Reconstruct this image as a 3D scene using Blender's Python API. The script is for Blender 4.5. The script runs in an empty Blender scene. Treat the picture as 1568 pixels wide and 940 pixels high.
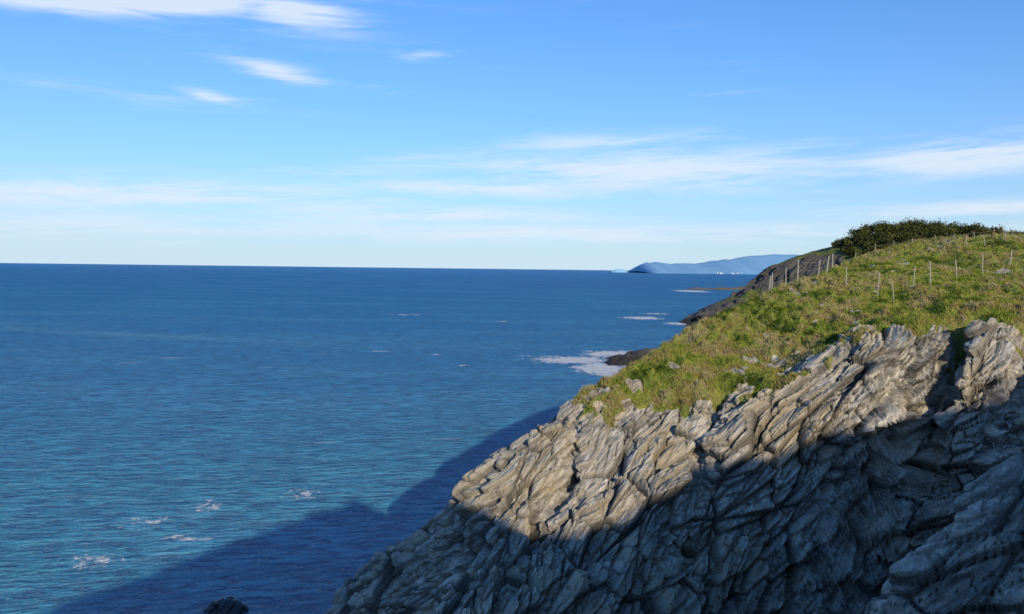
import bpy, math, random
import numpy as np
from mathutils import Matrix, Vector
rng=np.random.default_rng(7); random.seed(7)
scene=bpy.context.scene
H=28.0
# ------------------------------------------------------------ noise tools
def hsh(ix,iy,iz,seed):
    h=(ix.astype(np.int32).astype(np.uint32)*np.uint32(374761393)+iy.astype(np.int32).astype(np.uint32)*np.uint32(668265263)
       +iz.astype(np.int32).astype(np.uint32)*np.uint32(2147483647)+np.uint32((seed*974634777+1013)&0xffffffff))
    h^=h>>np.uint32(13); h*=np.uint32(1274126177); h^=h>>np.uint32(16); h*=np.uint32(2246822519); h^=h>>np.uint32(13)
    return h
def vnoise(p,seed):
    ip=np.floor(p); f=(p-ip).astype(np.float32); u=f*f*(3-2*f)
    x,y,z=ip[:,0],ip[:,1],ip[:,2]; out=np.zeros(len(p),np.float32)
    for dx in (0,1):
        for dy in (0,1):
            for dz in (0,1):
                w=(u[:,0] if dx else 1-u[:,0])*(u[:,1] if dy else 1-u[:,1])*(u[:,2] if dz else 1-u[:,2])
                out+=w*(hsh(x+dx,y+dy,z+dz,seed)&np.uint32(0xffff)).astype(np.float32)/65535.
    return out
def fbm(p,seed,o=4):
    s=0;a=.5;t=0
    for i in range(o):
        s=s+a*vnoise(p*(2.03**i)+i*17.3,seed+i); t+=a; a*=.5
    return s/t
def voronoi(p,seed):
    p=p.astype(np.float32); ip=np.floor(p); n=len(p)
    F1=np.full(n,99,np.float32);F2=F1.copy();H1=np.zeros(n,np.uint32);V=np.zeros((n,3),np.float32)
    for dx in (-1,0,1):
        for dy in (-1,0,1):
            for dz in (-1,0,1):
                cx=ip[:,0]+dx;cy=ip[:,1]+dy;cz=ip[:,2]+dz
                h=hsh(cx,cy,cz,seed)
                vx=cx+(h&np.uint32(1023))/np.float32(1023)-p[:,0]
                vy=cy+((h>>np.uint32(10))&np.uint32(1023))/np.float32(1023)-p[:,1]
                vz=cz+((h>>np.uint32(20))&np.uint32(1023))/np.float32(1023)-p[:,2]
                d=vx*vx+vy*vy+vz*vz
                c=d<F1
                F2=np.where(c,F1,np.minimum(F2,d)); F1=np.where(c,d,F1); H1=np.where(c,h,H1)
                V[:,0]=np.where(c,vx,V[:,0]);V[:,1]=np.where(c,vy,V[:,1]);V[:,2]=np.where(c,vz,V[:,2])
    h=H1*np.uint32(2654435761); h^=h>>np.uint32(15); h*=np.uint32(2246822519); h^=h>>np.uint32(13)
    R=np.stack([(h&np.uint32(255))/255.,((h>>np.uint32(8))&np.uint32(255))/255.,((h>>np.uint32(16))&np.uint32(255))/255.,((h>>np.uint32(24))&np.uint32(255))/255.],1).astype(np.float32)
    return np.sqrt(F1),np.sqrt(F2),R,V
def sstep(a,b,x):
    t=np.clip((x-a)/(b-a),0,1); return t*t*(3-2*t)
def spline_surface(ctrl,x,y):
    C=np.array(ctrl,float); P=C[:,:2]/50; n=len(C)
    def phi(r2): return .5*r2*np.log(r2+1e-12)
    d2=((P[:,None]-P[None])**2).sum(-1)
    A=np.zeros((n+3,n+3)); A[:n,:n]=phi(d2)+np.eye(n)*2e-5; A[:n,n]=1;A[:n,n+1:]=P;A[n,:n]=1;A[n+1:,:n]=P.T
    b=np.zeros(n+3);b[:n]=C[:,2]
    w=np.linalg.solve(A,b); out=np.zeros(len(x),np.float32)
    X=(x/50).astype(np.float32);Y=(y/50).astype(np.float32); P=P.astype(np.float32)
    for i in range(n):
        r2=(X-P[i,0])**2+(Y-P[i,1])**2
        out+=np.float32(w[i]*.5)*r2*np.log(r2+np.float32(1e-9))
    return out+w[n]+w[n+1]*X+w[n+2]*Y
def polydist(X,Y,pts):
    d=np.full(X.shape,1e9)
    for (ax,ay),(bx,by) in zip(pts[:-1],pts[1:]):
        vx,vy=bx-ax,by-ay; t=np.clip(((X-ax)*vx+(Y-ay)*vy)/(vx*vx+vy*vy),0,1)
        d=np.minimum(d,np.hypot(X-ax-t*vx,Y-ay-t*vy))
    return d
e1=np.array([.74,.22,.58]);e1/=np.linalg.norm(e1)
e2=np.array([-.25,.95,0.0]);e2-=e1*e2.dot(e1);e2/=np.linalg.norm(e2)
e3=np.cross(e1,e2)
def strata(P):
    return np.stack([P@e1,P@e2,P@e3],1)
def rock_disp(P,amp=1.0,seed=1,big=1.0,bigf=1.0):
    Q=strata(P)
    w=np.stack([fbm(P*.09,seed+50,2),fbm(P*.09+9,seed+60,2),fbm(P*.09+31,seed+70,2)],1)-.5
    Q=Q+w*np.array([2.5,2.5,3.0])
    d=np.zeros(len(P),np.float32);crev=np.zeros(len(P),np.float32)
    va=.5+1.0*fbm(P*.13+5,seed+80,2)
    for j,(L,A,cr,cw) in enumerate((((9.,4.4,2.5),1.55*big,.6,.03),((4.4,2.4,1.0),1.0,.48,.035),((2.3,1.3,.40),.40,.20,.045),((1.2,.7,.16),.13,.06,.06))):
        F1,F2,R,V=voronoi(Q/np.array(L)+seed*3.7,seed); seed+=3
        c=np.exp(-(F2-F1)/cw)
        t=V[:,0]*(R[:,1]-.42)*1.3+V[:,1]*(R[:,2]-.5)*1.3+V[:,2]*(R[:,3]-.25)*1.5
        f=(bigf if j==0 else (.45+.55*bigf if j==1 else 1.))
        d+=f*(A*va*((R[:,0]-.5)*.8+t)-cr*c); crev=np.maximum(crev,c*min(1,A*1.7))
    d+=(vnoise(Q*np.array([.2,.35,3.2]),seed+5)-.5)*.10+(vnoise(Q*np.array([.5,.8,8]),seed+6)-.5)*.04
    return d*amp,crev
def grid_mesh(name,P,nx,ny,mat,attrs={},smooth=False):
    me=bpy.data.meshes.new(name); n=nx*ny
    me.vertices.add(n); me.vertices.foreach_set('co',P.astype(np.float32).ravel())
    idx=np.arange(n,dtype=np.int32).reshape(ny,nx)
    q=np.stack([idx[:-1,:-1],idx[:-1,1:],idx[1:,1:],idx[1:,:-1]],-1).reshape(-1,4)
    me.loops.add(q.size); me.loops.foreach_set('vertex_index',q.ravel())
    me.polygons.add(len(q)); me.polygons.foreach_set('loop_start',np.arange(len(q),dtype=np.int32)*4)
    me.update(calc_edges=True)
    me.polygons.foreach_set('use_smooth',np.full(len(q),smooth))
    for k,v in attrs.items():
        a=me.attributes.new(k,'FLOAT','POINT'); a.data.foreach_set('value',v.astype(np.float32))
    ob=bpy.data.objects.new(name,me); scene.collection.objects.link(ob); me.materials.append(mat); return ob
def soup(name,V,F,mat,attrs={}):
    me=bpy.data.meshes.new(name); me.vertices.add(len(V)); me.vertices.foreach_set('co',V.astype(np.float32).ravel())
    k=F.shape[1]; me.loops.add(F.size); me.loops.foreach_set('vertex_index',F.astype(np.int32).ravel())
    me.polygons.add(len(F)); me.polygons.foreach_set('loop_start',np.arange(len(F),dtype=np.int32)*k)
    me.update(calc_edges=True)
    for kk,v in attrs.items():
        a=me.attributes.new(kk,'FLOAT','POINT'); a.data.foreach_set('value',v.astype(np.float32))
    ob=bpy.data.objects.new(name,me); scene.collection.objects.link(ob); me.materials.append(mat); return ob
def axis(segs):
    out=[]
    for a,b,s in segs:
        n=max(1,int(round((b-a)/s))); out+=list(np.linspace(a,b,n,endpoint=False))
    out.append(segs[-1][1]); return np.array(out)
# ------------------------------------------------------------ node tools
class NT:
    def __init__(s,tree): s.t=tree; s.n=tree.nodes; s.l=tree.links
    def new(s,typ,ins={},**kw):
        nd=s.n.new(typ)
        for k,v in kw.items(): setattr(nd,k,v)
        for k,v in ins.items():
            if isinstance(v,bpy.types.NodeSocket): s.l.new(v,nd.inputs[k])
            else: nd.inputs[k].default_value=v
        return nd
    def m(s,op,a,b=0.0,c=None,clamp=False):
        d={0:a,1:b}
        if c is not None: d[2]=c
        return s.new('ShaderNodeMath',d,operation=op,use_clamp=clamp).outputs[0]
    def vm(s,op,a,b=None):
        d={0:a}
        if b is not None: d[1]=b
        nd=s.new('ShaderNodeVectorMath',d,operation=op)
        return nd.outputs['Value'] if op=='DOT_PRODUCT' else nd.outputs[0]
    def mix(s,f,a,b,blend='MIX'):
        nd=s.n.new('ShaderNodeMix'); nd.data_type='RGBA'; nd.blend_type=blend
        for i,v in ((0,f),(6,a),(7,b)):
            if isinstance(v,bpy.types.NodeSocket): s.l.new(v,nd.inputs[i])
            else: nd.inputs[i].default_value=v if i==0 else (tuple(v)+(1,))[:4]
        return nd.outputs[2]
    def ramp(s,f,a,b,lo=0.,hi=1.):
        return s.new('ShaderNodeMapRange',{0:f,1:a,2:b,3:lo,4:hi},interpolation_type='SMOOTHSTEP').outputs[0]
    def noise(s,vec,scale,detail=4,rough=.55,dist=0.):
        return s.new('ShaderNodeTexNoise',{'Vector':vec,'Scale':scale,'Detail':detail,'Roughness':rough,'Distortion':dist}).outputs[0]
def newmat(name):
    m=bpy.data.materials.new(name); m.use_nodes=True; m.node_tree.nodes.clear(); return m,NT(m.node_tree)
def finish(N,bsdf): 
    o=N.new('ShaderNodeOutputMaterial'); N.l.new(bsdf,o.inputs[0])

def rock_grass_material(name,tan=1.0,dark=1.0,far=False):
    m,N=newmat(name)
    pos=N.new('ShaderNodeNewGeometry').outputs['Position']
    q=N.new('ShaderNodeCombineXYZ',{0:N.vm('DOT_PRODUCT',pos,tuple(e1)),1:N.vm('DOT_PRODUCT',pos,tuple(e2)),2:N.vm('DOT_PRODUCT',pos,tuple(e3))}).outputs[0]
    lam=N.noise(N.vm('MULTIPLY',q,(.3,.5,5.)),1.2,6,.6,.15)
    lam2=N.noise(N.vm('MULTIPLY',q,(.8,1.2,16.)),1.5,5,.7,.1)
    big=N.noise(pos,.22,5,.6); fine=N.noise(pos,7.,6,.7)
    c=N.mix(N.ramp(lam,.38,.62),(.28*dark,.262*dark,.235*dark),(.65*dark,.60*dark,.52*dark))
    c=N.mix(N.m('MULTIPLY',N.ramp(big,.42,.64),.7*tan),c,N.mix(N.ramp(lam2,.35,.65),(.42*dark,.33*dark,.21*dark),(.80*dark,.68*dark,.49*dark)))
    c=N.mix(N.ramp(lam2,.38,.60,.0,.55),c,(.12,.105,.09))
    c=N.mix(N.ramp(fine,.55,.7,0,.4),c,(.76*dark,.70*dark,.60*dark))
    lich=N.noise(pos,1.1,6,.75)
    c=N.mix(N.ramp(lich,.56,.7,0,.5*tan),c,(.40,.28,.11))
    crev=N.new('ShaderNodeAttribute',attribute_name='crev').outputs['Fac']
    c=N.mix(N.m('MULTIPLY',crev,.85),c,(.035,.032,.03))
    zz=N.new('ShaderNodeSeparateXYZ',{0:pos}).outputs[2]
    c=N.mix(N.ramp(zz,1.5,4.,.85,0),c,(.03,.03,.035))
    g=N.new('ShaderNodeAttribute',attribute_name='grass').outputs['Fac']
    gn=N.noise(pos,.35 if not far else .05,6,.65); gf=N.noise(pos,5. if not far else .6,5,.7)
    gc=N.mix(N.ramp(gn,.4,.62),(.13,.17,.03),(.24,.24,.06))
    gc=N.mix(N.ramp(N.noise(pos,.8 if not far else .08,5,.7),.52,.68,0,.8),gc,(.15,.105,.05))
    gc=N.mix(N.ramp(gf,.35,.6,.5,0),gc,(.03,.035,.012))
    gm=N.ramp(N.m('ADD',g,N.m('MULTIPLY',N.m('SUBTRACT',N.noise(pos,2.5,5,.7),.5),.7)),.42,.58)
    c=N.mix(gm,c,gc)
    b=N.m('ADD',N.m('MULTIPLY',lam,.6),N.m('ADD',N.m('MULTIPLY',lam2,.45),N.m('MULTIPLY',fine,.2)))
    bump=N.new('ShaderNodeBump',{'Strength':.9,'Distance':.13 if not far else 1.2,'Height':b}).outputs[0]
    p=N.new('ShaderNodeBsdfPrincipled',{'Base Color':c,'Roughness':.85,'Normal':bump,'Specular IOR Level':.25})
    finish(N,p.outputs[0]); return m
mat_rock=rock_grass_material('coastal_rock')
mat_near=rock_grass_material('near_rock',tan=.15,dark=.85)
mat_far=rock_grass_material('far_coast',tan=.3,dark=.26,far=True)

# ------------------------------------------------------------ main headland
crest=[(-.8,48,16.1),(2.2,51,17.9),(5.2,55,19.4),(10.7,61,21.6),(15,67,22.9),(20.2,74,24.2),(25.8,80,25.6),(32.6,87,27.2)]
C=[(-4.0,36,11.9),(-2.9,39,12.5),(-1.1,43,13.7)]+crest+[(41,98,28.9),(54,108,30.2),(70,110,32.2),(86,110,34),(110,110,36)]
nv=np.array([-.78,.62])
for i,(x,y,z) in enumerate(crest):
    for dd,zz in ((4,z-3.4),(12,z*.4),(19,-3),(30,-6)):
        C.append((x+nv[0]*dd,y+nv[1]*dd,zz))
C+=[(-5.2,43,4),(-12,45,-3),(-7.0,38,3),(-13,38,-3),(-7.0,33,2),(-13,32,-3),(-22,30,-6),(-22,60,-6),(-22,90,-8),(0,110,-8),(10,140,-8)]
C+=[(35,105,20),(28,112,5),(22,120,-4),(50,125,26),(70,130,28),(90,135,30),(45,150,14),(30,160,-3),(70,160,24),(110,160,30)]
C+=[(10.1,55,19.9),(14.1,55,20.6),(18.3,54,21.3),(23.5,55,23.6),(28,56,24.8),(31.1,55,25.5),(32.5,51,24.7),(37,50,25)]
C+=[(15.7,61,22.3),(22,65,24.0),(29.4,70,26.0),(37.6,75,27.2),(46.6,80,28.5),(51,80,29.2)]
C+=[(.2,45,14.5),(2.7,47,15.5),(4.7,50,17.1),(8.8,50,17.2),(12.8,50,18),(16.6,49,19.1),(20.5,49,20.7),(22.9,48,19.2),(27.1,50,22.3),(30.6,48,21.8)]
C+=[(-2.5,37,11.9),(-.6,40,12.4),(1.3,43,13.4),(1.2,38,12),(5.9,44,14.2),(5.5,40.5,11.3),(11.8,46,15.1),(11,43,11),(17.8,47,16.4),(17,45,11.1),(24,48,16.3),(22.2,46.5,9.8),(27.4,47,17.3),(26.5,45.5,12.1)]
C+=[(-6,31,2),(-2.5,32,6),(3,34,5),(9,38,4),(16,41,3),(24,43,3),(30,42,5),(-6,27,-3),(2,28,-3),(9,31,-3),(17,34,-4),(27,35,-3),(36,36,8),(36,43,20),(45,40,23),(60,45,27),(60,28,28),(90,28,30),(110,60,34),(45,28,15),(70,75,31)]
xs=axis([(-24,-11,.4),(-11,35,.06),(35,60,.16),(60,112,.6)])
ys=axis([(26,34,.25),(34,60,.05),(60,90,.12),(90,115,.25),(115,166,1.)])
X,Y=np.meshgrid(xs,ys); nx,ny=len(xs),len(ys)
Z=spline_surface(C,X.ravel(),Y.ravel()).reshape(ny,nx)
wob=(fbm(np.stack([X.ravel()*.4,Y.ravel()*.4,Z.ravel()*.4],1),401,3).reshape(ny,nx)-.5)*2.4
for pts,dep,wd in (([(29.8,53),(28,51),(24.2,48.8),(22,46.8),(18.5,44.5)],3.4,.9),([(33,50.5),(30.6,48.6),(28.5,46.4)],2.2,.6),([(14,53),(12.6,50),(11,46.5),(9,43)],1.5,.5),([(4.5,53),(3.6,48),(1,43.5)],1.3,.45)):
    dd=np.abs(polydist(X,Y,pts)+wob*.35); Z=Z-dep*np.exp(-(dd/wd)**2)*(Z>0)
gy,gx=np.gradient(Z,ys,xs)
Nn=np.stack([-gx,-gy,np.ones_like(Z)],-1).reshape(-1,3); Nn/=np.linalg.norm(Nn,axis=1)[:,None]
P=np.stack([X.ravel(),Y.ravel(),Z.ravel()],1)
gl=np.array([(-30,80),(2,57),(5.1,52.3),(8,53.4),(10.1,53.0),(14.1,52.4),(17,51.2),(19.5,51.5),(22,52.9),(25,53.2),(28,53.6),(31.1,53.0),(33,50.3),(37,49),(60,47),(112,48)])
edge=np.interp(P[:,0],gl[:,0],gl[:,1])
P2=P*np.array([1,1,0])
en=(fbm(P2*.35,11,4)-.5)*6+(fbm(P2*1.4,15,3)-.5)*5
gm=sstep(-.5,.9,P[:,1]-edge+en)
# rock breaking through the turf close to the cliff edge
out=sstep(.59,.65,fbm(P2*.7+3,215,3)-.16*sstep(1,7,P[:,1]-edge)+.03)
gm*=1-out*.9
cr=np.array(crest+[(41,98,30),(54,108,31.6)]); yc=np.interp(P[:,0],cr[:,0],cr[:,1]+1.0)
fl=(P[:,1]-yc)*.78
gm*=1-sstep(-.8,2.2,fl+(fbm(P2*.5,21,3)-.5)*4)*(P[:,0]<40)
gm=gm.astype(np.float32)
rock=np.where(gm<.999)[0]; rock=rock[(P[rock,2]>-1.5)]
d=np.zeros(len(P),np.float32);crev=np.zeros(len(P),np.float32)
bf_=.10+.90*sstep(-.5,4.5,edge[rock]-P[rock,1])
bf_*=.55+.45*sstep(-1,5,P[rock,0])
dr,cv=rock_disp(P[rock],seed=3,bigf=bf_)
inl=sstep(1,4,P[rock,1]-edge[rock]); dr=dr*(1-.75*inl)+.15*inl
d[rock]=dr; crev[rock]=cv
k=(1-gm)
P=P+Nn*(d*k)[:,None]
lump=1-np.clip(voronoi(P2*np.array([1.1,1.1,0]),301)[0]*1.3,0,1)
zone=np.exp(-((P[:,0]-25)/9)**2-((P[:,1]-69)/9)**2)
lz=sstep(.45,.62,fbm(P2*.25,305,2)+.16*zone)
tuss=(fbm(P2*.5,31,3)-.5)*.7+(fbm(P2*1.7,35,3)-.5)*.4+(fbm(P2*5,38,2)-.5)*.18+lump*.7*lz
P[:,2]+=tuss*(.25+.75*gm)*(gm>0)
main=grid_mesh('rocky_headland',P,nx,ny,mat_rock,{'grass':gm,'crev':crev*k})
PM=P;GM=gm;LM=lump*lz
# ------------------------------------------------------------ headland underfoot (behind / right of the viewpoint)
row=[(-50,-3),(-36,6),(-27,17),(-19.5,25.2),(-11,28.6),(-5.7,30.8),(0,33.2),(4.5,35),(8.5,36.4),(11,36.2),(14,33.5),(17,32.7),(20,33.6),(24,35.6),(28,37.2),(34,38.9),(45,41.8),(60,43.5),(112,45)]  # crest out of view, heights shaped to throw the shadow edge on cliff and sea
D=[(x,-15,z) for x,z in row]+[(x,-24,z-2.5) for x,z in row if -30<x<50]+[(x,-8,z-4.5) for x,z in row if 5<x<50]
D+=[(0,0,26.2),(-4,0,24.5),(4,0,26.6),(0,-4,27.6),(0,-9,30.2),(0,2.5,25.4),(0,5,20),(0,9,9),(0,14,-3),(-15,0,11),(-15,5,3),(-12,9,-3),(-25,0,0),(-30,5,-4),(-40,-5,-4),(-30,-8,7)]
D+=[(7,3,24.5),(12,8,20),(7,9,14),(9,15,9),(5,18,-3),(7,23,0),(9,27,-1),(11,31,-3),(11.6,25,17.2),(14.1,26,18.9),(15.7,27,20.0),(17.9,28,21.0),(9.5,23,11),(13,22,16.0),(16,22,19.3),(20,24,22.3),(18,12,22),(25,10,27),(25,20,25),(13.5,29,8),(16,31,8),(20,33,9),(14,32,-3),(20,37,-3),(26,33,14),(35,30,19),(35,37,10)]
D+=[(0,-40,28),(-30,-40,17),(-60,-40,-3),(40,-50,34),(112,-60,42),(0,-80,34),(-60,-80,5),(112,30,31),(60,30,28),(60,10,33),(112,10,38),(-70,-10,-5),(-70,30,-8),(-20,36,-8)]
xs2=axis([(-70,-30,1.5),(-30,8,.4),(8,22,.055),(22,40,.3),(40,112,2)])
ys2=axis([(-90,-30,2),(-30,16,.4),(16,33,.055),(33,37,.2)])
X,Y=np.meshgrid(xs2,ys2); nx,ny=len(xs2),len(ys2)
Z=spline_surface(D,X.ravel(),Y.ravel()).reshape(ny,nx)
gy,gx=np.gradient(Z,ys2,xs2)
Nn=np.stack([-gx,-gy,np.ones_like(Z)],-1).reshape(-1,3); Nn/=np.linalg.norm(Nn,axis=1)[:,None]
P=np.stack([X.ravel(),Y.ravel(),Z.ravel()],1)
g2=sstep(2,-4,P[:,1]+(fbm(P*.3,91,3)-.5)*5)*sstep(1.1,.7,np.hypot(gx,gy).ravel())
d,cv=rock_disp(P*1.4,amp=.55,seed=23,big=.7)
fadecam=sstep(3,9,np.hypot(P[:,0],P[:,1]))
P=P+Nn*(d*(1-g2)*fadecam*np.where(P[:,1]<-4,.3,1))[:,None]
P[:,2]+=(fbm(P*np.array([.45,.45,0]),95,3)-.5)*1.8*fadecam*(P[:,1]<5)
grid_mesh('near_headland',P,nx,ny,mat_near,{'grass':g2,'crev':cv*(1-g2)})
# ------------------------------------------------------------ far coast
E=[(27,238,-.3),(33,243,1.6),(42,250,2.6),(52,256,3.2),(70,270,5),(110,270,12),(22,232,-3),(30,228,-3),(45,232,-2),(60,235,-1),(100,212,2),(200,182,14),(200,230,20),(20,250,-4),(40,265,-2),(60,285,-2),(80,300,-2),
(91,430,0),(84,430,-3),(105,435,8.5),(124,440,15.3),(138,440,28),(145,430,33.7),(166,420,41.3),(181,400,46.2),(213,400,47.2),(240,390,44.6),(290,385,44),(400,380,46),(132,412,20),(152,402,33.5),(103,402,3),(100,388,-1),(120,375,1),(112,350,-3),(150,330,5),(125,310,-2),(150,280,12),(200,300,20),(250,300,30),(250,340,37),(200,350,33),(400,300,35),(400,182,30),(300,230,28),(95,450,0),(110,465,-3),(150,480,5),(180,520,-3),(250,470,30),(260,560,-4),(400,520,30),(60,350,-5),(60,480,-6),(10,182,-5),(10,600,-10),(400,640,-5),(60,200,-3)]
xs3=axis([(10,80,.7),(80,190,.55),(190,400,1.6)]); ys3=axis([(166,225,2),(225,275,.7),(275,380,1.6),(380,450,.6),(450,640,2.5)])
X,Y=np.meshgrid(xs3,ys3); nx,ny=len(xs3),len(ys3)
Z=spline_surface(E,X.ravel(),Y.ravel()).reshape(ny,nx)
gy,gx=np.gradient(Z,ys3,xs3)
Nn=np.stack([-gx,-gy,np.ones_like(Z)],-1).reshape(-1,3); Nn/=np.linalg.norm(Nn,axis=1)[:,None]
P=np.stack([X.ravel(),Y.ravel(),Z.ravel()],1)
g3=sstep(.75,.45,np.hypot(gx,gy).ravel()+(fbm(P*.08,71,3)-.5)*.5)*sstep(9,16,P[:,2]+(fbm(P*.1,75,3)-.5)*8)
d,cv=rock_disp(P/4,seed=43)
low=.65+.35*sstep(280,360,P[:,1])
P=P+Nn*(d*(1-g3)*2.2*low)[:,None]; P[:,2]+=(fbm(P*.15,81,3)-.5)*1.5*g3
grid_mesh('distant_headland',P,nx,ny,mat_far,{'grass':g3,'crev':cv*(1-g3)*.6})
PF=P.reshape(ny,nx,3)
# low reef + distant hills
def ridge(name,pts,y0,depth,mat,n=240,m=40,rough=.12,seed=5,scale=.02,base=-3):
    pts=np.array(pts,float); xs=np.linspace(pts[0,0],pts[-1,0],n); h=np.interp(xs,pts[:,0],pts[:,1])
    v=np.linspace(-1,1,m); XX,VV=np.meshgrid(xs,v); prof=np.clip(1-np.abs(VV)**1.3,0,1)
    YY=y0+VV*depth+(fbm(np.stack([XX.ravel()*scale,VV.ravel()*0+3,VV.ravel()*0],1),seed,2).reshape(m,n)-.5)*depth*.5
    nz=fbm(np.stack([XX.ravel()*scale,YY.ravel()*scale,YY.ravel()*0],1),seed+4,5).reshape(m,n)-.5
    ZZ=base+(h[None]-base)*prof*(1+rough*2*nz*(1-prof*.6))
    Pq=np.stack([XX.ravel(),YY.ravel(),ZZ.ravel()],1)
    return grid_mesh(name,Pq,n,m,mat,{'grass':np.zeros(n*m),'crev':np.zeros(n*m)},True)
m,N=newmat('sunlit_reef'); pos=N.new('ShaderNodeNewGeometry').outputs['Position']
finish(N,N.new('ShaderNodeBsdfPrincipled',{'Base Color':N.mix(N.noise(pos,.15,5),(.09,.08,.045),(.22,.18,.10)),'Roughness':.9}).outputs[0]); mat_reef=m
ridge('reef',[(262,-1),(272,2),(285,3.0),(300,2.2),(320,4.0),(345,4),(380,5),(420,5)],1230,40,mat_reef,rough=.8,scale=.06)
m,N=newmat('haze_tinted_hills'); pos=N.new('ShaderNodeNewGeometry').outputs['Position']
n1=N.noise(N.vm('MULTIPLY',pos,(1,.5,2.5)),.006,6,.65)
hc=N.mix(N.ramp(n1,.4,.62),(.22,.43,.64),(.26,.475,.67))  # aerial haze is painted into the base colour as pale blue
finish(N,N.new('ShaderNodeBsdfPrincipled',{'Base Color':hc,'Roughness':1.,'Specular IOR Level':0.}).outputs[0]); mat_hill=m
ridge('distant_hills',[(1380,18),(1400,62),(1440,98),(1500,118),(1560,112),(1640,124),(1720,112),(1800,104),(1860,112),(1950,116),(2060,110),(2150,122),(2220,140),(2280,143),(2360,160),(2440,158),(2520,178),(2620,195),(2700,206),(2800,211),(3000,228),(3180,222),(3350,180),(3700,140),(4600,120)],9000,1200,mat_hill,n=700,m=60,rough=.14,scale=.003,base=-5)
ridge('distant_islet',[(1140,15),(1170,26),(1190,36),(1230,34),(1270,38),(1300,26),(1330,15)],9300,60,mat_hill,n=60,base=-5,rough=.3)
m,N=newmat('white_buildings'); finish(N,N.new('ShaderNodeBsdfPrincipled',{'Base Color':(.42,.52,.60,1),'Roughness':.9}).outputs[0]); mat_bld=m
bv=[];bf=[]
for i in range(16):
    x=2030+random.gauss(0,1)*30 if i%2 else 2180+random.gauss(0,40); y=7830+random.random()*60; z0=4+random.random()*8; w=random.uniform(4,10);h=random.uniform(4,8)
    b=len(bv); bv+=[(x-w,y,z0-12),(x+w,y,z0-12),(x+w,y+14,z0-12),(x-w,y+14,z0-12),(x-w,y,z0+h),(x+w,y,z0+h),(x+w,y+14,z0+h),(x-w,y+14,z0+h),(x-w,y+7,z0+h*1.3),(x+w,y+7,z0+h*1.3)]
    bf+=[(b,b+1,b+5,b+4),(b+1,b+2,b+6,b+5),(b+2,b+3,b+7,b+6),(b+3,b,b+4,b+7),(b+4,b+5,b+9,b+8),(b+6,b+7,b+8,b+9)]
soup('distant_town',np.array(bv),np.array(bf),mat_bld)
# ------------------------------------------------------------ grass tufts
mg,N=newmat('grass_blades')
tint=N.new('ShaderNodeAttribute',attribute_name='tint').outputs['Fac']
cr=N.n.new('ShaderNodeValToRGB'); N.l.new(tint,cr.inputs[0]); el=cr.color_ramp.elements
el[0].position=0;el[0].color=(.07,.10,.015,1);el[1].position=1;el[1].color=(.46,.38,.19,1)
for p_,c_ in ((.28,(.17,.23,.03,1)),(.56,(.41,.42,.085,1)),(.82,(.30,.205,.085,1))):
    e=el.new(p_);e.color=c_
df=N.new('ShaderNodeBsdfDiffuse',{'Color':cr.outputs[0]}).outputs[0]; tr=N.new('ShaderNodeBsdfTranslucent',{'Color':cr.outputs[0]}).outputs[0]
finish(N,N.new('ShaderNodeMixShader',{0:.3,1:df,2:tr}).outputs[0])
nxm=len(xs); ax=np.gradient(xs);ay=np.gradient(ys)
area=(ay[:,None]*ax[None]).ravel()
vis=(PM[:,0]>2)&(PM[:,0]<80)&(PM[:,1]<114)&(PM[:,0]<PM[:,1]*.70)&(GM>.3)
wgt=area*vis*GM*(60/np.maximum(PM[:,1],50))**1.5; wgt/=wgt.sum()
NB=330000
ii=rng.choice(len(PM),NB,p=wgt); base=PM[ii].copy()
base[:,0]+=rng.uniform(-.03,.03,NB); base[:,2]-=.03
B2=base*np.array([1,1,0])
pn=fbm(B2*.3,101,4); pb=fbm(B2*.8,105,4)
ht=(.09+.17*rng.random(NB)**2)*(.5+1.4*fbm(B2*.9,111,2)); wd=.02+.03*rng.random(NB)
ang=rng.uniform(0,math.pi,NB); ln=rng.normal(0,.45,(NB,2))*ht[:,None]
dv=np.stack([np.cos(ang)*wd,np.sin(ang)*wd,0*ang],1)
V=np.empty((NB,3,3)); V[:,0]=base-dv;V[:,1]=base+dv;V[:,2]=base+np.stack([ln[:,0],ln[:,1],ht],1)
tn=np.clip(.43+(pn-.5)*1.9+(pb-.5)*1.8+rng.normal(0,.11,NB)+.10*sstep(70,100,base[:,1])+.5*LM[ii],0,1)
soup('grass',V.reshape(-1,3),np.arange(NB*3).reshape(-1,3),mg,{'tint':np.repeat(tn,3)})
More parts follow.
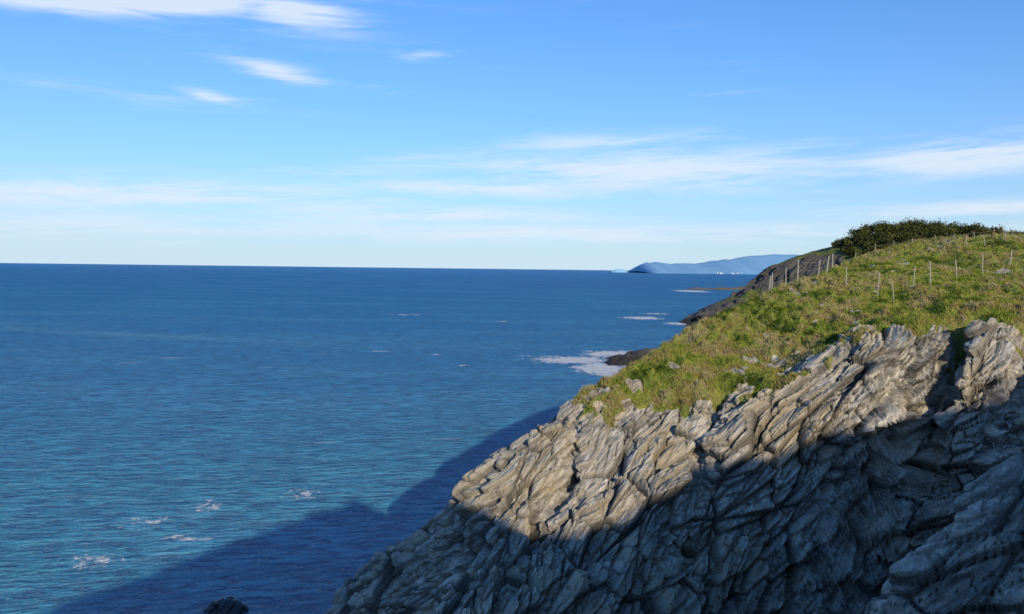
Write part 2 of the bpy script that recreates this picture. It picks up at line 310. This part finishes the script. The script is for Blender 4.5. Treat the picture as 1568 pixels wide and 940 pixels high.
# ------------------------------------------------------------ trees on the far hilltop
ml,N=newmat('tree_foliage')
tint=N.new('ShaderNodeAttribute',attribute_name='tint').outputs['Fac']
c=N.mix(tint,(.014,.023,.010),(.095,.10,.032))
finish(N,N.new('ShaderNodeBsdfDiffuse',{'Color':c}).outputs[0])
LV=[];LT=[];TV=[];TF=[]
def zf(x,y):
    i=np.abs(ys3-y).argmin(); j=np.abs(xs3-x).argmin(); return PF[i,j,2]
for t in range(230):
    x=random.uniform(163,248); y=random.uniform(382,412)
    u=(x-163)/85; hh=(2.6+4.4*math.sin(math.pi*min(1,u*1.02))**.5)*random.uniform(.7,1.2)
    z=zf(x,y); r=hh*random.uniform(.55,.8); tr_=.12*hh*.4
    for s in range(5):
        a=s*2*math.pi/5; TV+=[(x+math.cos(a)*tr_,y+math.sin(a)*tr_,z-.5),(x+math.cos(a)*tr_*.5,y+math.sin(a)*tr_*.5,z+hh*.6)]
    b=len(TV)-10
    for s in range(5): TF.append((b+2*s,b+2*((s+1)%5),b+2*((s+1)%5)+1,b+2*s+1))
    nl=230; cl=rng.normal(0,1,(7,3)); cl/=np.linalg.norm(cl,axis=1)[:,None]; cl*=np.array([r*.6,r*.6,hh*.24])
    cc=cl[rng.integers(0,7,nl)]+rng.normal(0,1,(nl,3))*np.array([r*.24,r*.24,hh*.13])
    cc+=np.array([x,y,z+hh*.52])
    sz=rng.uniform(.2,.5,nl)
    A=rng.normal(0,1,(nl,3));A/=np.linalg.norm(A,axis=1)[:,None];Bq=np.cross(A,rng.normal(0,1,(nl,3)));Bq/=np.linalg.norm(Bq,axis=1)[:,None]
    q=np.stack([cc-A*sz[:,None],cc-Bq*sz[:,None]*.8,cc+A*sz[:,None],cc+Bq*sz[:,None]*.8],1)
    LV.append(q.reshape(-1,3)); LT.append(np.repeat(np.clip(random.random()*.9+rng.random(nl)*.3,0,1),4))
LV=np.concatenate(LV);LT=np.concatenate(LT)
grove=soup('hilltop_trees',LV,np.arange(len(LV)).reshape(-1,4),ml,{'tint':LT})
mw,N=newmat('weathered_wood'); pos=N.new('ShaderNodeNewGeometry').outputs['Position']
finish(N,N.new('ShaderNodeBsdfPrincipled',{'Base Color':N.mix(N.noise(pos,6,4),(.2,.18,.14),(.42,.39,.33)),'Roughness':.9}).outputs[0])
mb,N=newmat('bark'); finish(N,N.new('ShaderNodeBsdfPrincipled',{'Base Color':(.07,.055,.04,1),'Roughness':.9}).outputs[0])
tk=soup('trunks',np.array(TV),np.array(TF),mb); tk.parent=grove
# ------------------------------------------------------------ fences
def zm(x,y):
    i=np.abs(ys-y).argmin(); j=np.abs(xs-x).argmin(); return PM[i*nxm+j,2]
def fence(pts,hh,r,lean=.1,wires=2):
    root=bpy.data.objects.new('wooden_fence',None); scene.collection.objects.link(root)
    V=[];F=[];tops=[]
    for (x,y) in pts:
        z=zm(x,y); h=hh*random.uniform(.8,1.15); lx=random.gauss(0,lean)*h; ly=random.gauss(0,lean*.6)*h; rr=r*random.uniform(.8,1.25); b=len(V)
        for kk,(t,s) in enumerate(((-.2,1.05),(.35,1.),(.75,.95),(1,.8),(1.03,.3))):
            for a in range(7):
                an=a*2*math.pi/7+kk*.1; V.append((x+lx*max(t,0)+math.cos(an)*rr*s,y+ly*max(t,0)+math.sin(an)*rr*s,z+h*t))
        for kk in range(4):
            for a in range(7):
                F.append((b+kk*7+a,b+kk*7+(a+1)%7,b+kk*7+7+(a+1)%7,b+kk*7+7+a))
        tops.append((x,y,z,lx,ly,h))
    o=soup('posts',np.array(V),np.array(F),mw); o.parent=root
    V=[];F=[]
    for w in range(wires):
        t=.9-.4*w
        for a_,b_ in zip(tops[:-1],tops[1:]):
            if math.hypot(a_[0]-b_[0],a_[1]-b_[1])>9: continue
            A=Vector((a_[0]+a_[3]*t,a_[1]+a_[4]*t,a_[2]+a_[5]*t));B=Vector((b_[0]+b_[3]*t,b_[1]+b_[4]*t,b_[2]+b_[5]*t))
            for s in range(5):
                u=s/4; p=A.lerp(B,u); p.z-=.12*math.sin(math.pi*u); b=len(V); rr=.007
                V+=[(p.x,p.y,p.z+rr),(p.x,p.y-rr,p.z-rr),(p.x,p.y+rr,p.z-rr)]
                if s:
                    for c_ in range(3): F.append((b-3+c_,b-3+(c_+1)%3,b+(c_+1)%3,b+c_))
    o=soup('wires',np.array(V),np.array(F),mw); o.parent=root
fence([(24.6,77),(25.2,78),(26.7,78.5),(28.2,79.5),(30.6,80.5),(32,82),(35,88)],1.9,.065,.22)
fence([(29.9,72),(30.9,68),(31.4,66),(34.9,70),(38,73),(42,76),(45,77),(48.5,78.5),(52,80),(56,82)],1.9,.055,.08)
fence([(42+i*2.6,98.5+i*.3+random.random()) for i in range(15)],1.2,.045,.07)
fence([(50+i*2.2,88+i*.2+random.random()*.8) for i in range(6)],1.3,.045,.1)
# ------------------------------------------------------------ sea rock
bpy.ops.mesh.primitive_ico_sphere_add(subdivisions=6,radius=1,location=(0,0,0)); sr=bpy.context.object; sr.name='sea_rock'
n=len(sr.data.vertices); co=np.zeros(n*3,np.float32); sr.data.vertices.foreach_get('co',co); co=co.reshape(-1,3)
nn=co.copy(); co=co*np.array([1.9,1.2,1.0]); dd,_=rock_disp(co*1.0+40,seed=77); co=co+nn*dd[:,None]*.3; co+=np.array([-23.0,64.0,-.15])
sr.data.vertices.foreach_set('co',co.astype(np.float32).ravel()); sr.data.update()
m,N=newmat('wet_rock'); finish(N,N.new('ShaderNodeBsdfPrincipled',{'Base Color':(.03,.03,.035,1),'Roughness':.45}).outputs[0]); sr.data.materials.append(m)
# ------------------------------------------------------------ sea
m,N=newmat('sea_water')
pos=N.new('ShaderNodeNewGeometry').outputs['Position']; sp=N.new('ShaderNodeSeparateXYZ',{0:pos}); px,py=sp.outputs[0],sp.outputs[1]
rot=N.new('ShaderNodeVectorRotate',{'Vector':pos,'Angle':math.radians(-9)},rotation_type='Z_AXIS').outputs[0]
w1=N.noise(N.vm('MULTIPLY',rot,(.10,.26,1)),1.,3,.5,.4)
w2=N.noise(N.vm('MULTIPLY',rot,(.32,1.0,1)),1.,4,.6,.5)
w3=N.noise(N.vm('MULTIPLY',rot,(1.4,3.6,1)),1.,3,.65,.3)
hgt=N.m('ADD',N.m('MULTIPLY',w1,1.8),N.m('ADD',N.m('MULTIPLY',w2,1.9),N.m('MULTIPLY',w3,.5)))
bump=N.new('ShaderNodeBump',{'Strength':1.,'Distance':1.7,'Height':hgt}).outputs[0]
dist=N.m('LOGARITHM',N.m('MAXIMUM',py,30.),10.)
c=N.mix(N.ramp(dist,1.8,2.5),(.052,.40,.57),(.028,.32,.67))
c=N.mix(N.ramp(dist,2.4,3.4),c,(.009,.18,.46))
pt=N.noise(N.vm('MULTIPLY',pos,(.006,.022,1)),1.,4,.6)
c=N.mix(N.ramp(pt,.45,.62,0,.6),c,(.085,.45,.74))
bx=N.m('DIVIDE',N.m('ADD',px,160.),85.); by=N.m('DIVIDE',N.m('ADD',N.m('SUBTRACT',py,321.),N.m('MULTIPLY',N.m('ADD',px,160.),.37)),9.)
bandm=N.m('EXPONENT',N.m('MULTIPLY',N.m('ADD',N.m('MULTIPLY',bx,bx),N.m('MULTIPLY',by,by)),-1.))
c=N.mix(N.m('MULTIPLY',bandm,.6),c,(.20,.60,.80))
c=N.mix(N.ramp(w1,.40,.6,.45,0),c,(.010,.14,.36))
c=N.mix(N.ramp(w2,.36,.58,.85,0),c,(.006,.10,.28))
c=N.mix(N.ramp(w3,.5,.72,0,.45),c,(.18,.58,.74))
fo=None
fn=N.noise(N.vm('MULTIPLY',pos,(.9,.9,1)),1.,6,.7,.6)
fnf=N.noise(N.vm('MULTIPLY',pos,(.34,.16,1)),1.,7,.75,.8)
for (fx,fy,rx,ry,st,fa) in ((19,248,15,12,1.35,1),(26,226,9,18,1.5,1),(38,266,17,15,1.4,1),(77,472,14,18,1.3,1),(247,1110,26,60,1.4,1),(92,520,14,12,.9,1),(88,425,9,14,1.2,1),(-39.4,74.5,3.4,2.6,.82,0),(-33,81,3.6,1.2,.87,0),(-35,92,2.4,3.4,.78,0),(-25.3,97.6,2.8,3,.82,0),(-40,86,4,3,.66,0),(-44,267,7,2.5,.78,1),(-61,475,16,6,.82,1),(-5,426,7,6,.82,1),(-14,231,4,3,.7,1),(-26,258,5,2,.7,1),(5,258,6,2,.75,1)):
    a=N.m('DIVIDE',N.m('SUBTRACT',px,fx),rx); b=N.m('DIVIDE',N.m('SUBTRACT',py,fy),ry)
    r2=N.m('ADD',N.m('MULTIPLY',a,a),N.m('MULTIPLY',b,b)); e=N.m('MULTIPLY',N.m('EXPONENT',N.m('MULTIPLY',r2,-1.)),st*.66)
    f=N.ramp(N.m('ADD',e,N.m('MULTIPLY',N.m('SUBTRACT',fnf if fa else fn,.5),2.0)),.36,.68)
    f=N.m('MULTIPLY',f,N.ramp(e,.08,.25))
    fo=f if fo is None else N.m('MAXIMUM',fo,f)
ff=N.noise(N.vm('MULTIPLY',pos,(.8,.45,1)),1.,5,.7,1.0)
fo=N.m('MULTIPLY',fo,N.ramp(N.m('ADD',ff,N.m('MULTIPLY',fo,.16)),.36,.54,.4,1.))
wc=N.noise(N.vm('MULTIPLY',rot,(.035,.12,1)),1.,6,.7,.3)
fo=N.m('MAXIMUM',fo,N.m('MULTIPLY',N.ramp(wc,.64,.73),.4))
c=N.mix(fo,c,(.92,.93,.95))
dif=N.new('ShaderNodeBsdfDiffuse',{'Color':c,'Normal':bump}).outputs[0]
gls=N.new('ShaderNodeBsdfGlossy',{'Color':(1,1,1,1),'Roughness':.22,'Normal':bump}).outputs[0]
fr=N.new('ShaderNodeFresnel',{'IOR':1.33,'Normal':bump}).outputs[0]
fr=N.m('MULTIPLY',N.m('MINIMUM',fr,.15),N.m('SUBTRACT',1.,fo))
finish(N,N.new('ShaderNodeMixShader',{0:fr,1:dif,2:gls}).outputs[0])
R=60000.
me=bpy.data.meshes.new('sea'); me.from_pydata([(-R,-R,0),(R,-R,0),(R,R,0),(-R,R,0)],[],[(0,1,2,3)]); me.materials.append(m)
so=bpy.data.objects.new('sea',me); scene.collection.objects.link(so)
# ------------------------------------------------------------ sky and sun
SE=math.radians(18); SA=math.radians(14)
dl=Vector((-math.sin(SA)*math.cos(SE),math.cos(SA)*math.cos(SE),-math.sin(SE)))
sd=bpy.data.lights.new('sun','SUN'); sd.energy=4.6; sd.angle=math.radians(.6); sd.color=(1,.87,.65)
sl=bpy.data.objects.new('sun',sd); sl.rotation_euler=dl.to_track_quat('-Z','Y').to_euler(); sl.location=(0,-50,120); scene.collection.objects.link(sl)
W=bpy.data.worlds.new('World'); scene.world=W; W.use_nodes=True; W.node_tree.nodes.clear(); N=NT(W.node_tree)
sky=N.new('ShaderNodeTexSky',sky_type='NISHITA',sun_disc=False,sun_elevation=SE,sun_rotation=math.pi-SA,altitude=0,air_density=1.,dust_density=.3,ozone_density=3.)
gen=N.new('ShaderNodeTexCoord').outputs['Generated']; s3=N.new('ShaderNodeSeparateXYZ',{0:gen})
az=N.m('ARCTAN2',s3.outputs[0],s3.outputs[1]); elv=N.m('ARCSINE',s3.outputs[2])
ext=N.m('EXPONENT',N.m('MULTIPLY',N.m('MAXIMUM',elv,0.),-5.))
sc=N.mix(1.,sky.outputs[0],N.mix(ext,(.78,1.32,1.85),(.60,.86,1.38)),'MULTIPLY')
uv=N.new('ShaderNodeCombineXYZ',{0:az,1:N.m('ADD',elv,N.m('MULTIPLY',az,-.035)),2:0.}).outputs[0]
nA=N.noise(N.vm('MULTIPLY',uv,(3.6,50,1)),1.,7,.62,.7); nB=N.noise(N.vm('MULTIPLY',uv,(11,95,1)),1.,6,.65,.6)
nn_=N.m('ADD',N.m('MULTIPLY',nA,.6),N.m('MULTIPLY',nB,.4))
tot=None
for (a0,el0,ra,re,sl_,st) in ((-.46,.284,.20,.018,.10,1.5),(-.26,.290,.08,.020,-.08,1.1),(-.285,.225,.065,.011,-.14,1.),(-.36,.192,.035,.007,-.12,.85),(-.12,.252,.045,.006,.08,.6),(-.16,.212,.05,.005,0,.4),(-.5,.19,.2,.01,-.05,.3),
   (.15,.118,.34,.030,.02,.95),(.50,.125,.18,.024,.02,1.),(-.03,.100,.18,.014,.0,.95),(-.45,.078,.32,.020,.03,.95),(-.1,.065,.3,.014,0,.8),(.1,.155,.18,.010,.04,.7),(.27,.208,.06,.004,0,.4),(.55,.07,.2,.010,.03,.9),(.1,.045,.6,.014,.0,.9),(-.5,.04,.3,.02,0,.7)):
    a=N.m('SUBTRACT',az,a0); b=N.m('SUBTRACT',N.m('SUBTRACT',elv,el0),N.m('MULTIPLY',a,sl_))
    a=N.m('DIVIDE',a,ra); b=N.m('DIVIDE',b,re)
    e=N.m('MULTIPLY',N.m('EXPONENT',N.m('MULTIPLY',N.m('ADD',N.m('MULTIPLY',a,a),N.m('MULTIPLY',b,b)),-1.)),st)
    tot=e if tot is None else N.m('MAXIMUM',tot,e)
cl=N.m('MULTIPLY',tot,N.ramp(N.m('ADD',nn_,N.m('MULTIPLY',tot,.18)),.46,.72))
cl=N.m('ADD',cl,N.m('MULTIPLY',N.ramp(nn_,.54,.8),.15))
haze=N.m('EXPONENT',N.m('MULTIPLY',N.m('MAXIMUM',elv,0.),-11.))
col=N.mix(N.m('MULTIPLY',haze,.88),sc,(6.2,7.9,9.1))
col=N.mix(N.m('MINIMUM',cl,.85),col,(7.4,8.3,9.4))
bg=N.new('ShaderNodeBackground',{'Color':col,'Strength':.103}); o=N.new('ShaderNodeOutputWorld'); N.l.new(bg.outputs[0],o.inputs[0])
# ------------------------------------------------------------ camera
cd=bpy.data.cameras.new('camera'); cd.lens=28.24; cd.sensor_width=36; cd.clip_start=.1; cd.clip_end=120000
co_=bpy.data.objects.new('camera',cd); scene.collection.objects.link(co_); scene.camera=co_
co_.matrix_world=Matrix.Translation((0,0,H))@Matrix.Rotation(math.radians(90-2.73),4,'X')@Matrix.Rotation(math.radians(.69),4,'Z')
scene.view_settings.view_transform='Standard'; scene.view_settings.look='None'; scene.view_settings.exposure=0
